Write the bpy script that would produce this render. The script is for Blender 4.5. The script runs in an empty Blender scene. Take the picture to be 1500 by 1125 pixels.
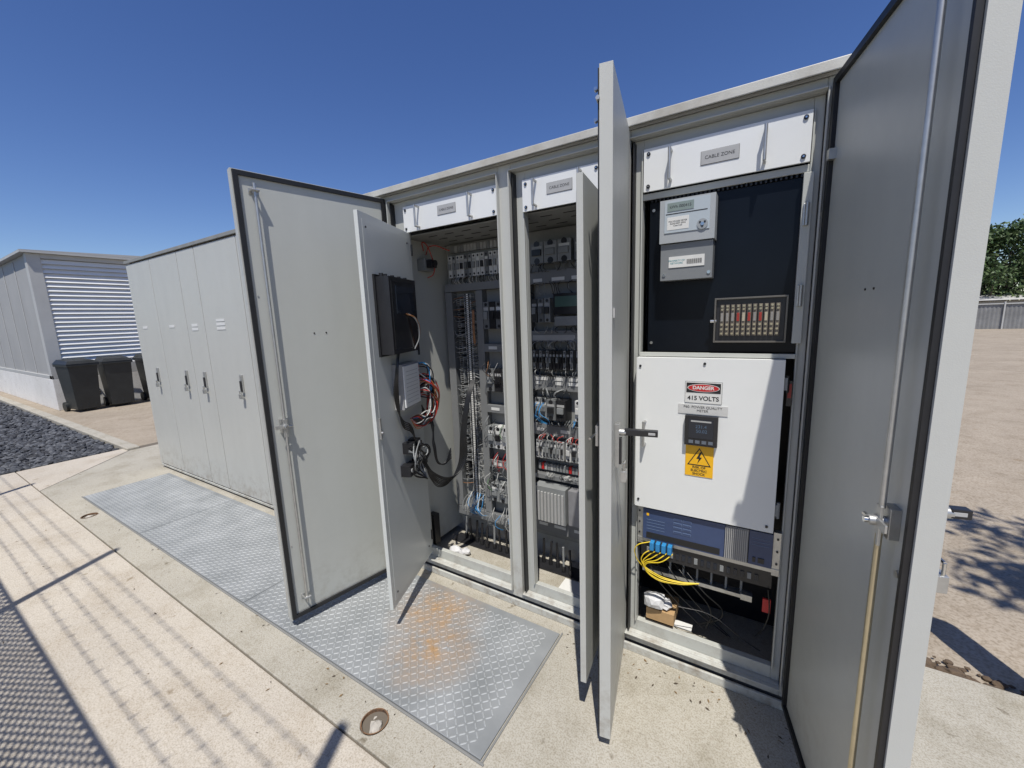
import bpy, bmesh, math, random
import numpy as np
from mathutils import Vector, Matrix
random.seed(7); np.random.seed(7)
scene=bpy.context.scene
COL=scene.collection
# ------------------------------------------------------------------ materials
MATS={}
def M(name,c,rough=.5,metal=0.,var=.08,vs=6.,bump=0.,bs=200.,c2=None,spec=None,thr=None):
    if name in MATS: return MATS[name]
    m=bpy.data.materials.new(name); m.use_nodes=True
    nt=m.node_tree; N=nt.nodes; L=nt.links
    b=N['Principled BSDF']
    b.inputs['Roughness'].default_value=rough; b.inputs['Metallic'].default_value=metal
    if spec is not None: b.inputs['Specular IOR Level'].default_value=spec
    tc=N.new('ShaderNodeTexCoord')
    if var>0 or c2:
        n=N.new('ShaderNodeTexNoise'); n.inputs['Scale'].default_value=vs; n.inputs['Detail'].default_value=8; n.inputs['Roughness'].default_value=.65
        L.new(tc.outputs['Object'],n.inputs['Vector'])
        r=N.new('ShaderNodeValToRGB'); e=r.color_ramp.elements
        lo,hi=thr or (.3,.7)
        e[0].position=lo; e[1].position=hi
        a=c2 or tuple(x*(1-var) for x in c); d=c if c2 else tuple(min(1,x*(1+var)) for x in c)
        e[0].color=(*a,1); e[1].color=(*d,1)
        L.new(n.outputs['Fac'],r.inputs['Fac']); L.new(r.outputs['Color'],b.inputs['Base Color'])
    else: b.inputs['Base Color'].default_value=(*c,1)
    if bump>0:
        n2=N.new('ShaderNodeTexNoise'); n2.inputs['Scale'].default_value=bs; n2.inputs['Detail'].default_value=4
        L.new(tc.outputs['Object'],n2.inputs['Vector'])
        bp=N.new('ShaderNodeBump'); bp.inputs['Strength'].default_value=bump; bp.inputs['Distance'].default_value=.004
        L.new(n2.outputs['Fac'],bp.inputs['Height']); L.new(bp.outputs['Normal'],b.inputs['Normal'])
    MATS[name]=m; return m
def coat(name,c,rough,bump,bs,dirt=1.):
    """powder coated steel: faint vertical streaks, dust and brown splash dirt towards the bottom"""
    m=bpy.data.materials.new(name); m.use_nodes=True; nt=m.node_tree;N=nt.nodes;L=nt.links;b=N['Principled BSDF']
    g=N.new('ShaderNodeNewGeometry')
    mp=N.new('ShaderNodeMapping'); mp.inputs['Scale'].default_value=(9,9,1.6); L.new(g.outputs['Position'],mp.inputs['Vector'])
    n=N.new('ShaderNodeTexNoise'); n.inputs['Scale'].default_value=1; n.inputs['Detail'].default_value=6; L.new(mp.outputs[0],n.inputs['Vector'])
    r=N.new('ShaderNodeValToRGB'); r.color_ramp.elements[0].position=.25; r.color_ramp.elements[1].position=.65
    r.color_ramp.elements[0].color=tuple(x*.955 for x in c)+(1,); r.color_ramp.elements[1].color=(*c,1); L.new(n.outputs['Fac'],r.inputs['Fac'])
    sp=N.new('ShaderNodeSeparateXYZ'); L.new(g.outputs['Position'],sp.inputs[0])
    mr=N.new('ShaderNodeMapRange'); mr.inputs[1].default_value=.34; mr.inputs[2].default_value=.0; mr.inputs[3].default_value=0; mr.inputs[4].default_value=1; L.new(sp.outputs['Z'],mr.inputs[0])
    n2=N.new('ShaderNodeTexNoise'); n2.inputs['Scale'].default_value=16; n2.inputs['Detail'].default_value=10; n2.inputs['Roughness'].default_value=.75; L.new(g.outputs['Position'],n2.inputs['Vector'])
    mr2=N.new('ShaderNodeMapRange'); mr2.inputs[1].default_value=.46; mr2.inputs[2].default_value=.68; L.new(n2.outputs['Fac'],mr2.inputs[0])
    ml=N.new('ShaderNodeMath'); ml.operation='MULTIPLY'; L.new(mr.outputs[0],ml.inputs[0]); L.new(mr2.outputs[0],ml.inputs[1])
    ad=N.new('ShaderNodeMath'); ad.operation='MULTIPLY_ADD'; ad.use_clamp=True; L.new(mr2.outputs[0],ad.inputs[0]); ad.inputs[1].default_value=.03
    m4=N.new('ShaderNodeMath'); m4.operation='MULTIPLY'; L.new(ml.outputs[0],m4.inputs[0]); m4.inputs[1].default_value=.75*dirt; L.new(m4.outputs[0],ad.inputs[2])
    mix=N.new('ShaderNodeMix'); mix.data_type='RGBA'; L.new(ad.outputs[0],mix.inputs[0]); L.new(r.outputs[0],mix.inputs[6]); mix.inputs[7].default_value=(.20,.15,.10,1)
    L.new(mix.outputs[2],b.inputs['Base Color'])
    rr=N.new('ShaderNodeMapRange'); rr.inputs[3].default_value=rough-.06; rr.inputs[4].default_value=rough+.10; L.new(n2.outputs['Fac'],rr.inputs[0]); L.new(rr.outputs[0],b.inputs['Roughness'])
    n3=N.new('ShaderNodeTexNoise'); n3.inputs['Scale'].default_value=bs; n3.inputs['Detail'].default_value=3; L.new(g.outputs['Position'],n3.inputs['Vector'])
    bp=N.new('ShaderNodeBump'); bp.inputs['Strength'].default_value=bump; bp.inputs['Distance'].default_value=.003; L.new(n3.outputs['Fac'],bp.inputs['Height']); L.new(bp.outputs['Normal'],b.inputs['Normal'])
    MATS[name]=m; return m
grey=coat('powdercoat_grey',(.485,.49,.455),.42,.12,420)
greyin=coat('powdercoat_grey_inner',(.46,.47,.435),.33,.05,400,.6)
greydk=coat('powdercoat_grey_shade_tone',(.27,.275,.26),.45,.05,400,1.)  # same cabinet grey, colour darkened to deepen the shade inside the bays
roofm=M('roof_paint_dirty',(.52,.51,.46),.5,0,0,7,.1,300,c2=(.36,.33,.27),thr=(.25,.6))
white=M('white_panel',(.74,.75,.73),.35,0,.03,3,.03,300)
doorw=M('inner_door_white',(.56,.58,.55),.35,0,.03,3,.03,300)
white2=M('white_plastic',(.56,.56,.54),.45,0,.05,10)
dgrey=M('trunking_grey',(.14,.145,.145),.5,0,.08,20)
mgrey=M('relay_grey',(.23,.24,.24),.45,0,.08,20)
black=M('black_rubber',(.012,.012,.013),.5,0,.2,20)
blackp=M('black_panel',(.004,.006,.010),.3,0,.2,4,spec=.22)
blackpl=M('black_plastic',(.018,.018,.02),.35,0,.2,20)
steel=M('bright_steel',(.62,.62,.60),.22,1,.08,30)
zinc=M('zinc_steel',(.50,.50,.48),.4,.8,.12,30)
brass=M('passivated_rod',(.52,.46,.32),.30,.85,.15,12)
blue=M('server_blue',(.04,.065,.145),.35,0,.1,10)
bwire=M('blue_cable',(.03,.22,.48),.4,0,.1,10)
ywire=M('yellow_cable',(.75,.55,.03),.4,0,.1,10)
rwire=M('red_cable',(.42,.03,.02),.4,0,.1,10)
kwire=M('black_cable',(.012,.012,.012),.35,0,.2,10)
wwire=M('white_cable',(.45,.45,.43),.4,0,.05,10)
owire=M('copper_orange',(.30,.14,.06),.4,0,.1,10)
gwire=M('green_cable',(.10,.24,.08),.4,0,.1,10)
label=M('label_white',(.66,.66,.63),.5,0,.03,30)
labelg=M('label_silver',(.40,.40,.39),.4,0,.04,30)
inkm=M('ink_black',(.015,.015,.015),.6,0,0)
redl=M('label_red',(.50,.02,.02),.45,0,.05,30)
yell=M('label_yellow',(.85,.46,.01),.45,0,.04,30)
lcd=M('lcd_grey',(.22,.27,.25),.2,0,.05,30)
screen=M('screen_glass',(.012,.016,.025),.1,0,0)
clear=M('cardboard',(.42,.27,.13),.8,0,.1,30)
bagm=M('plastic_bag',(.62,.62,.62),.25,0,.1,30)
def concrete(name,c,c2,stain,fine=160,bumps=.35,pits=.55):
    m=bpy.data.materials.new(name); m.use_nodes=True; nt=m.node_tree;N=nt.nodes;L=nt.links;b=N['Principled BSDF']
    b.inputs['Roughness'].default_value=.9; b.inputs['Specular IOR Level'].default_value=.2
    g=N.new('ShaderNodeNewGeometry')
    def noise(s,d=8,r=.6):
        n=N.new('ShaderNodeTexNoise'); n.inputs['Scale'].default_value=s; n.inputs['Detail'].default_value=d; n.inputs['Roughness'].default_value=r
        L.new(g.outputs['Position'],n.inputs['Vector']); return n
    def ramp(n,a,bb,ca,cb):
        r=N.new('ShaderNodeValToRGB'); r.color_ramp.elements[0].position=a; r.color_ramp.elements[1].position=bb
        r.color_ramp.elements[0].color=(*ca,1); r.color_ramp.elements[1].color=(*cb,1); L.new(n.outputs['Fac'],r.inputs['Fac']); return r
    def mul(x,y,f=1.):
        mx=N.new('ShaderNodeMix'); mx.data_type='RGBA'; mx.blend_type='MULTIPLY'; mx.inputs[0].default_value=f
        L.new(x.outputs[0] if x.bl_idname!='ShaderNodeMix' else x.outputs[2],mx.inputs[6]); L.new(y.outputs[0] if y.bl_idname!='ShaderNodeMix' else y.outputs[2],mx.inputs[7]); return mx
    base=ramp(noise(.9),.35,.65,c2,c)
    st=ramp(noise(3.1,10,.7),.30,.52,stain,(1,1,1))
    sp=ramp(noise(fine,3,.6),.36,.55,(.76,.74,.70),(1.05,1.05,1.05))
    sp2=ramp(noise(fine*.28,5,.7),.34,.5,(.86,.84,.81),(1,1,1))
    sp3=ramp(noise(fine*.09,4,.5),.27,.33,(pits,pits*.94,pits*.85),(1,1,1))
    o=mul(mul(mul(mul(base,st),sp),sp2),sp3)
    L.new(o.outputs[2],b.inputs['Base Color'])
    bp=N.new('ShaderNodeBump'); bp.inputs['Strength'].default_value=bumps; bp.inputs['Distance'].default_value=.004
    L.new(noise(fine*.6,6,.7).outputs['Fac'],bp.inputs['Height']); L.new(bp.outputs['Normal'],b.inputs['Normal'])
    MATS[name]=m; return m
slabm=concrete('slab_concrete',(.52,.475,.405),(.46,.42,.36),(.85,.82,.78),pits=.7)
apronm=concrete('apron_concrete',(.43,.405,.345),(.37,.35,.30),(.74,.72,.67))
lotm=concrete('lot_concrete',(.37,.318,.252),(.315,.27,.212),(.80,.78,.75),fine=60,pits=.85)
basem=concrete('footing_concrete',(.78,.77,.74),(.70,.69,.66),(.9,.89,.88))
def checker_mat(name,ca,cb,rough,metal):
    m=bpy.data.materials.new(name); m.use_nodes=True; nt=m.node_tree;N=nt.nodes;L=nt.links;b=N['Principled BSDF']
    b.inputs['Roughness'].default_value=rough; b.inputs['Metallic'].default_value=metal
    g=N.new('ShaderNodeNewGeometry')
    n=N.new('ShaderNodeTexNoise'); n.inputs['Scale'].default_value=5; n.inputs['Detail'].default_value=9; L.new(g.outputs['Position'],n.inputs['Vector'])
    r=N.new('ShaderNodeValToRGB'); r.color_ramp.elements[0].position=.3; r.color_ramp.elements[1].position=.7
    r.color_ramp.elements[0].color=(*ca,1); r.color_ramp.elements[1].color=(*cb,1); L.new(n.outputs['Fac'],r.inputs['Fac'])
    def spot(cx,cy,rad):
        vm=N.new('ShaderNodeVectorMath'); vm.operation='DISTANCE'; vm.inputs[1].default_value=(cx,cy,.01); L.new(g.outputs['Position'],vm.inputs[0])
        mr=N.new('ShaderNodeMapRange'); mr.inputs[1].default_value=rad; mr.inputs[2].default_value=0; mr.inputs[3].default_value=0; mr.inputs[4].default_value=1; L.new(vm.outputs['Value'],mr.inputs[0]); return mr
    s1=spot(-1.27,-.47,.27); s2=spot(-1.42,-.26,.30)
    mx=N.new('ShaderNodeMath'); mx.operation='MAXIMUM'; L.new(s1.outputs[0],mx.inputs[0]); L.new(s2.outputs[0],mx.inputs[1])
    n2=N.new('ShaderNodeTexNoise'); n2.inputs['Scale'].default_value=13; n2.inputs['Detail'].default_value=12; n2.inputs['Roughness'].default_value=.8; L.new(g.outputs['Position'],n2.inputs['Vector'])
    mr=N.new('ShaderNodeMapRange'); mr.inputs[1].default_value=.36; mr.inputs[2].default_value=.72; L.new(n2.outputs['Fac'],mr.inputs[0])
    ml=N.new('ShaderNodeMath'); ml.operation='MULTIPLY'; ml.use_clamp=True; L.new(mx.outputs[0],ml.inputs[0]); L.new(mr.outputs[0],ml.inputs[1])
    m3=N.new('ShaderNodeMath'); m3.operation='MULTIPLY'; m3.use_clamp=True; m3.inputs[1].default_value=1.7; L.new(ml.outputs[0],m3.inputs[0])
    mix=N.new('ShaderNodeMix'); mix.data_type='RGBA'; L.new(m3.outputs[0],mix.inputs[0]); L.new(r.outputs[0],mix.inputs[6]); mix.inputs[7].default_value=(.36,.225,.11,1)
    L.new(mix.outputs[2],b.inputs['Base Color'])
    return m
chk=checker_mat('galvanised_checker_plate',(.20,.212,.215),(.285,.297,.30),.6,.1)
trd=checker_mat('tread_steel',(.30,.315,.315),(.40,.415,.415),.58,.12)
# ------------------------------------------------------------------ builders
def empty(name,parent=None,loc=(0,0,0),rotz=0):
    o=bpy.data.objects.new(name,None); COL.objects.link(o); o.location=loc; o.rotation_euler=(0,0,rotz)
    o.empty_display_size=.1
    if parent: o.parent=parent
    return o
class B:
    def __init__(s): s.v=[];s.f=[];s.m=[];s.mats=[];s.sm=[]
    def mi(s,m):
        if m not in s.mats: s.mats.append(m)
        return s.mats.index(m)
    def add(s,vs,fs,m,smooth=False):
        o=len(s.v); s.v+= [tuple(v) for v in vs]; k=s.mi(m)
        for f in fs: s.f.append(tuple(i+o for i in f)); s.m.append(k); s.sm.append(smooth)
    def box(s,x0,x1,y0,y1,z0,z1,m,mat=None):
        vs=[Vector(p) for p in ((x0,y0,z0),(x1,y0,z0),(x1,y1,z0),(x0,y1,z0),(x0,y0,z1),(x1,y0,z1),(x1,y1,z1),(x0,y1,z1))]
        if mat: vs=[mat@v for v in vs]
        s.add(vs,[(0,3,2,1),(4,5,6,7),(0,1,5,4),(1,2,6,5),(2,3,7,6),(3,0,4,7)],m)
    def cyl(s,p,q,r,m,n=12,r2=None):
        p=Vector(p);q=Vector(q);d=(q-p).normalized(); r2=r if r2 is None else r2
        a=d.orthogonal().normalized(); b=d.cross(a)
        vs=[];
        for i in range(n):
            t=2*math.pi*i/n; e=a*math.cos(t)+b*math.sin(t); vs+= [p+e*r,q+e*r2]
        fs=[(2*i,2*((i+1)%n),2*((i+1)%n)+1,2*i+1) for i in range(n)]
        s.add(vs,fs,m,True)
        s.add([vs[2*i] for i in range(n)],[tuple(reversed(range(n)))],m); s.add([vs[2*i+1] for i in range(n)],[tuple(range(n))],m)
    def done(s,name,parent=None,bevel=0):
        me=bpy.data.meshes.new(name); me.from_pydata(s.v,[],s.f); 
        for m in s.mats: me.materials.append(m)
        me.polygons.foreach_set('material_index',s.m); me.polygons.foreach_set('use_smooth',s.sm); me.update()
        o=bpy.data.objects.new(name,me); COL.objects.link(o)
        if parent: o.parent=parent
        if bevel:
            bv=o.modifiers.new('bevel','BEVEL'); bv.width=bevel; bv.segments=2; bv.limit_method='ANGLE'; bv.angle_limit=math.radians(60)
        return o
def wires(name,parent,groups,r=.003):
    for m,lst in groups.items():
        cu=bpy.data.curves.new(name,'CURVE'); cu.dimensions='3D'; cu.bevel_depth=r; cu.bevel_resolution=2; cu.resolution_u=8
        for pts in lst:
            sp=cu.splines.new('BEZIER'); sp.bezier_points.add(len(pts)-1)
            for bp,p in zip(sp.bezier_points,pts):
                bp.co=p; bp.handle_left_type=bp.handle_right_type='AUTO'
        cu.materials.append(m)
        o=bpy.data.objects.new(name,cu); COL.objects.link(o); o.parent=parent
def text(s,parent,loc,size,m=None,rot=(math.pi/2,0,0),name='lettering',ext=.0004,bold=0):
    cu=bpy.data.curves.new(name,'FONT'); cu.body=s; cu.size=size; cu.align_x='CENTER'; cu.align_y='CENTER'; cu.extrude=ext; cu.offset=bold
    cu.materials.append(m or inkm)
    o=bpy.data.objects.new(name,cu); COL.objects.link(o); o.location=loc; o.rotation_euler=rot; o.parent=parent; return o
R=random.uniform
from mathutils import noise as NZ
def rock(b,c,r,m,sq=(1,1,.7)):
    bm=bmesh.new(); bmesh.ops.create_icosphere(bm,subdivisions=2,radius=1)
    off=Vector((R(0,50),R(0,50),R(0,50)))
    vs=[]
    for v in bm.verts:
        k=1+.35*NZ.noise(v.co*1.3+off)+.15*NZ.noise(v.co*3.5+off); vs.append((c[0]+v.co.x*r*k*sq[0],c[1]+v.co.y*r*k*sq[1],c[2]+v.co.z*r*k*sq[2]))
    b.add(vs,[tuple(x.index for x in f.verts) for f in bm.faces],m,False); bm.free()

# ================================================================== GROUND
def sheet(name,pts,z,m,parent=None):
    b=B(); b.add([(x,y,z) for x,y in pts],[tuple(range(len(pts)))],m); return b.done(name,parent)
sheet('ground',[(-600,-600),(600,-600),(600,600),(-600,600)],-.05,lotm)
slab=empty('concrete_slab')
def slabpiece(name,pts,m,ztop=0,th=.05):
    b=B(); n=len(pts)
    b.add([(x,y,ztop) for x,y in pts]+[(x,y,ztop-th-.02) for x,y in pts],[tuple(range(n))]+[(i,i+n,(i+1)%n+n,(i+1)%n) for i in range(n)],m)
    return b.done(name,slab,.004)
ap=slabpiece('apron',[(-6.15,-.93),(3.2,-.93),(3.2,.53),(-7.1,.53),(-7.1,.02)],apronm)
slabpiece('front_panel',[(-7.3,-.938),(3.2,-.938),(3.2,-6),(-7.3,-6)][::-1],slabm)
slabpiece('corner_panel',[(-7.3,-.93),(-6.165,-.93),(-7.112,.01),(-7.3,.01)],slabm)
sheet('joint_filler',[(-7.3,-6),(3.2,-6),(3.2,.5),(-7.3,.5)],-.012,M('joint_dirt',(.13,.11,.085),.95),slab)
for i,(dx,dy) in enumerate([(-1.23,-.845),(-4.89,-.85)]):
    b=B(); b.cyl((dx,dy,-.2),(dx,dy,.2),.055,apronm,32); c=b.done('cutter'); 
    mod=ap.modifiers.new('hole%d'%i,'BOOLEAN'); mod.object=c; mod.operation='DIFFERENCE'; mod.solver='EXACT'
    ap.modifiers.move(len(ap.modifiers)-1,0)
bpy.context.view_layer.update()
dg=bpy.context.evaluated_depsgraph_get(); me=bpy.data.meshes.new_from_object(ap.evaluated_get(dg)); ap.modifiers.clear(); ap.data=me
for o in [o for o in bpy.data.objects if o.name.startswith('cutter')]: bpy.data.objects.remove(o)
rusty=M('rusty_iron',(.22,.12,.06),.85,0,0,40,.5,120,c2=(.07,.045,.03),thr=(.35,.6))
stone=M('pale_stone',(.42,.39,.34),.9,0,.2,30,.5,60)
for i,(dx,dy) in enumerate([(-1.23,-.845),(-4.89,-.85)]):
    b=B(); n=32
    ring=[]
    for k in range(n):
        t=2*math.pi*k/n
        ring+=[(dx+.0545*math.cos(t),dy+.0545*math.sin(t),.001),(dx+.050*math.cos(t),dy+.050*math.sin(t),.001),(dx+.050*math.cos(t),dy+.050*math.sin(t),-.035),(dx+.0545*math.cos(t),dy+.0545*math.sin(t),-.035)]
    fs=[]
    for k in range(n):
        a=4*k; c=4*((k+1)%n); fs+=[(a,c,c+1,a+1),(a+1,c+1,c+2,a+2)]
    b.add(ring,fs,rusty)
    b.cyl((dx,dy,-.045),(dx,dy,-.03),.053,rusty,24)
    rock(b,(dx+.014,dy-.008,-.010),.026,stone); rock(b,(dx-.02,dy+.015,-.022),.016,stone); rock(b,(dx+.005,dy+.028,-.024),.012,rusty)
    for k in range(14): rock(b,(dx+R(-.03,.03),dy+R(-.03,.03),-.028),R(.003,.006),stone)
    b.done('drain_fitting')
soil=M('soil',(.10,.07,.045),.95,0,.3,40,.6,80)
b=B()
for k in range(170):
    x=random.gauss(.66,.10) if k<110 else R(.5,1.3); y=.56+abs(random.gauss(0,.04)); rock(b,(x,y,-.045+R(0,.012)),R(.005,.018)*(1.6 if k<12 else 1),soil,(1.2,1,.6))
b.done('soil_litter')
# dry leaves, twigs and grit blown onto the concrete
rsv=random.getstate(); b=B(); dry=[M('dry_leaf',(.20,.13,.06),.8,0,.3,40),M('dry_leaf_dark',(.08,.06,.04),.8,0,.3,40)]
for k in range(260):
    q=random.random()
    if q<.4: x=R(-.75,.9); y=random.gauss(-.10,.07)
    elif q<.6: x=R(-5.4,-.8); y=-.80+random.gauss(0,.03)
    else: x=R(-5,1.2); y=R(-1.9,-.78)
    if y>-.03 and x<.2: y=-.05
    if -5.5<x<-.77 and -.77<y<-.07: y=-.80
    t=R(0,6.28); l=R(.003,.011); w=l*R(.2,.5); c_,s_=math.cos(t),math.sin(t)
    b.add([(x-l*c_,y-l*s_,.002),(x+w*s_,y-w*c_,.0035),(x+l*c_,y+l*s_,.002+R(0,.004)),(x-w*s_,y+w*c_,.0035)],[(0,1,2,3)],random.choice(dry))
b.done('leaf_litter'); random.setstate(rsv)
b=B(); b.box(-60,-7.1,.0,.13,-.06,.03,apronm); b.done('concrete_kerb',None,.01)
gm=M('gravel_bed_stone',(.055,.058,.065),.9,0,.5,30,1,40)
sheet('gravel_bed',[(-60,-30),(-7.3,-30),(-7.3,0),(-60,0)],-.035,gm)
bm=bmesh.new(); bmesh.ops.create_icosphere(bm,subdivisions=1,radius=1); iv=np.array([v.co[:] for v in bm.verts]); iff=np.array([[x.index for x in f.verts] for f in bm.faces]); bm.free()
ns=9000
px=-7.33-np.random.rand(ns)**1.3*10; py=-np.random.rand(ns)*1.7-.03
V=[];Fs=[];mi=[]
for k in range(ns):
    s=np.random.uniform(.018,.042)
    q=iv*np.random.uniform(.6,1.25,iv.shape)*s*np.array([1.1,1,.75])
    t=np.random.rand()*6.28; c_,s_=math.cos(t),math.sin(t)
    q=q@np.array([[c_,-s_,0],[s_,c_,0],[0,0,1]])+np.array([px[k],py[k],-.025+np.random.rand()*.03])
    V.append(q); Fs.append(iff+k*len(iv)); mi+= [np.random.randint(3)]*len(iff)
me=bpy.data.meshes.new('gravel'); me.from_pydata(np.concatenate(V).tolist(),[],np.concatenate(Fs).tolist())
for c in ((.055,.06,.07),(.10,.105,.115),(.035,.037,.043)): me.materials.append(M('basalt%.3f'%c[0],c,.85,0,.3,60))
me.polygons.foreach_set('material_index',mi); me.update(); o=bpy.data.objects.new('gravel',me); COL.objects.link(o)

# ================================================================== CHECKER PLATE
plate=empty('checker_plate_cover')
xs=[-5.5,-4.05,-2.45,-.775]
b=B()
for a,c in zip(xs[:-1],xs[1:]): b.box(a+.002,c-.002,-.755,-.085,-.004,.008,chk)
fe=M('frame_edge',(.2,.2,.19),.7)
b.box(-5.53,-.758,-.766,-.757,-.004,.005,fe); b.box(-.773,-.765,-.757,-.07,-.004,.005,fe)
b.done('plates',plate,.002)
V=[];Fs=[];n=0
P=.0255
prof=np.array([(-.0140,0,0),(-.0095,-.0034,0),(.0095,-.0034,0),(.0140,0,0),(.0095,.0034,0),(-.0095,.0034,0),(-.009,-.0013,.0020),(.009,-.0013,.0020),(.009,.0013,.0020),(-.009,.0013,.0020)])
pf=[(0,1,6),(1,2,7,6),(2,3,8,7),(3,4,8),(4,5,9,8),(5,0,6,9),(6,7,8,9)]
for i in range(int((5.48-.79)/P)):
    for j in range(int(.65/P)):
        x=-5.48+i*P; y=-.742+j*P
        t=math.pi/4 if (i+j)%2 else -math.pi/4
        c_,s_=math.cos(t),math.sin(t)
        if any(abs(x-q)<.014 for q in xs): continue
        q=prof@np.array([[c_,s_,0],[-s_,c_,0],[0,0,1]])+np.array([x,y,.008])
        V.append(q); Fs+= [tuple(k+n for k in f) for f in pf]; n+=10
me=bpy.data.meshes.new('tread'); me.from_pydata(np.concatenate(V).tolist(),[],Fs); me.materials.append(trd); o=bpy.data.objects.new('tread_bars',me); COL.objects.link(o); o.parent=plate

# ================================================================== CABINET A (open)
A=empty('electrical_cabinet')
D=.46
def shell(E,x0,x1,zt,m):
    b=B()
    b.box(x0,x0+.02,.032,D,.05,zt,m); b.box(x1-.02,x1,.032,D,.05,zt,m); b.box(x0+.02,x1-.02,D-.02,D,.05,zt,m)
    b.box(x0,x1,.0,D,zt-.002,zt+.010,m)
    b.box(x0+.01,x1-.01,.012,D-.02,.0,.048,M('plinth_dark',(.09,.09,.09),.6)); 
    return b
XL,XR,ZT=-2.05,.168,2.262
b=shell(A,XL,XR,ZT,grey); 
for x0,x1 in ((XL,-1.825),(-1.095,-1.025),(-.555,-.475),(.13,XR)): b.box(x0,x1,0,.03,.05,ZT-.004,grey)
for x0,x1 in ((-1.825,-1.095),(-1.025,-.555),(-.475,.13)):
    b.box(x0,x1,.0,.03,2.22,ZT-.004,grey); b.box(x0,x1,.0,.03,.05,.095,grey)
b.box(XL,XR,-.012,.0,-.0,.038,grey)
b.done('carcass',A,.003)
b=B()
for x0,x1,l,r in ((-1.825,-1.095,.10,.018),(-1.025,-.555,.06,.05),(-.475,.13,.045,.03)):
    t=.005
    b.box(x0-t,x0,-.022,.03,.09,2.225,grey); b.box(x1,x1+t,-.022,.03,.09,2.225,grey)
    b.box(x0,x1,-.022,-.001,2.2205,2.2255,grey); b.box(x0,x1,-.022,-.001,.0895,.0945,grey)
    b.box(x0+.012,x0+.016,-.012,.034,.10,2.21,black)
    b.box(x0+.001,x0+l,.022,.05,.096,2.219,greyin); b.box(x1-r,x1-.001,.022,.05,.096,2.219,greyin)
    b.box(x0+l,x1-r,.022,.05,2.18,2.219,greyin); b.box(x0+l,x1-r,.022,.05,.096,.15,greyin)
    b.box(x0+l-.006,x0+l,.008,.022,.15,2.18,greyin); b.box(x1-r,x1-r+.006,.008,.022,.15,2.18,greyin)
b.done('bay_frames',A,.002)
b=B()
b.add([(XL-.01,-.035,2.285),(XR+.012,-.035,2.285),(XR+.012,D+.03,2.317),(XL-.01,D+.03,2.317),
       (XL-.01,-.035,2.274),(XR+.012,-.035,2.274),(XR+.012,D+.03,2.280),(XL-.01,D+.03,2.280)],[(0,1,2,3),(4,7,6,5),(0,4,5,1),(1,5,6,2),(2,6,7,3),(3,7,4,0)],roofm)
b.box(XL-.01,XR+.012,-.041,-.0355,2.256,2.288,roofm)
b.done('roof',A,.003)
def cable_panel(x0,x1,z0,z1):
    b=B(); b.box(x0,x1,-.002,.006,z0,z1,white)
    for sx in (x0+.018,x1-.018):
        for sz in (z0+.018,z1-.02): b.cyl((sx,-.006,sz),(sx,-.0015,sz),.007,blackpl,14); b.cyl((sx,-.008,sz),(sx,-.0055,sz),.003,steel,8)
    w=x1-x0
    for hx in (x0+w*.19,x1-w*.24 if w>.45 else x1-.085):
        zc=(z0+z1)/2; h=.055
        b.cyl((hx,-.035,zc-h),(hx,-.035,zc+h),.0055,zinc); b.cyl((hx,-.036,zc-h+.004),(hx,-.001,zc-h+.004),.0055,zinc); b.cyl((hx,-.036,zc+h-.004),(hx,-.001,zc+h-.004),.0055,zinc)
    cx=(x0+x1)/2; b.box(cx-.06,cx+.06,-.0045,-.0022,z0+.055,z0+.1,labelg); b.box(cx-.061,cx+.061,-.0035,-.002,z0+.054,z0+.101,inkm)
    b.done('cable_zone_panel',A,.0015)
    text('CABLE ZONE',A,(cx,-.0048,z0+.0775),.016,ext=.0001)
cable_panel(-.425,.098,2.022,2.176); cable_panel(-1.722,-1.105,2.045,2.18); cable_panel(-.965,-.597,2.035,2.172)
b=B()
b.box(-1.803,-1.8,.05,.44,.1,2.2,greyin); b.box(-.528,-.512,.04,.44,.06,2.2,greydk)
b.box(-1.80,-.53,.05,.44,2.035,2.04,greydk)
for k in range(9):
    for j in range(3): b.box(-1.66+k*.12,-1.60+k*.12,.12+j*.09,.13+j*.09,2.0335,2.0349,inkm)
b.box(-2.02,.14,.06,.44,.048,.056,apronm)
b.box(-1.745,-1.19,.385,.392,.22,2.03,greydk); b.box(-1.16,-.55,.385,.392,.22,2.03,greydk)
b.box(-.50,.15,.40,.41,.06,2.2,blackpl)
b.done('interior',A,0)
b=B()
tl=M('trunk_lid',(.19,.195,.195),.45,0,.06,10)
def trunk(x0,x1,z0,z1,y0=.335):
    b.box(x0,x1,y0,.384,z0,z1,dgrey)
    b.box(x0-.001,x1+.001,y0-.004,y0,z0+.001,z1-.001,tl)
trunk(-1.742,-1.20,1.735,1.785); trunk(-1.742,-1.69,.30,1.733); trunk(-1.50,-1.455,.30,1.733); trunk(-1.742,-1.20,.235,.298)
for z in (1.36,.98,.62): trunk(-1.453,-1.2,z,z+.05)
for z0,z1 in ((1.74,1.81),(1.42,1.485),(1.146,1.235),(.88,.95),(.61,.64),(.275,.355)): trunk(-1.15,-.56,z0,z1)
trunk(-1.16,-1.125,.356,1.739,.33)
b.done('trunking',A,.0015)
b=B(); lab=B()
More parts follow.
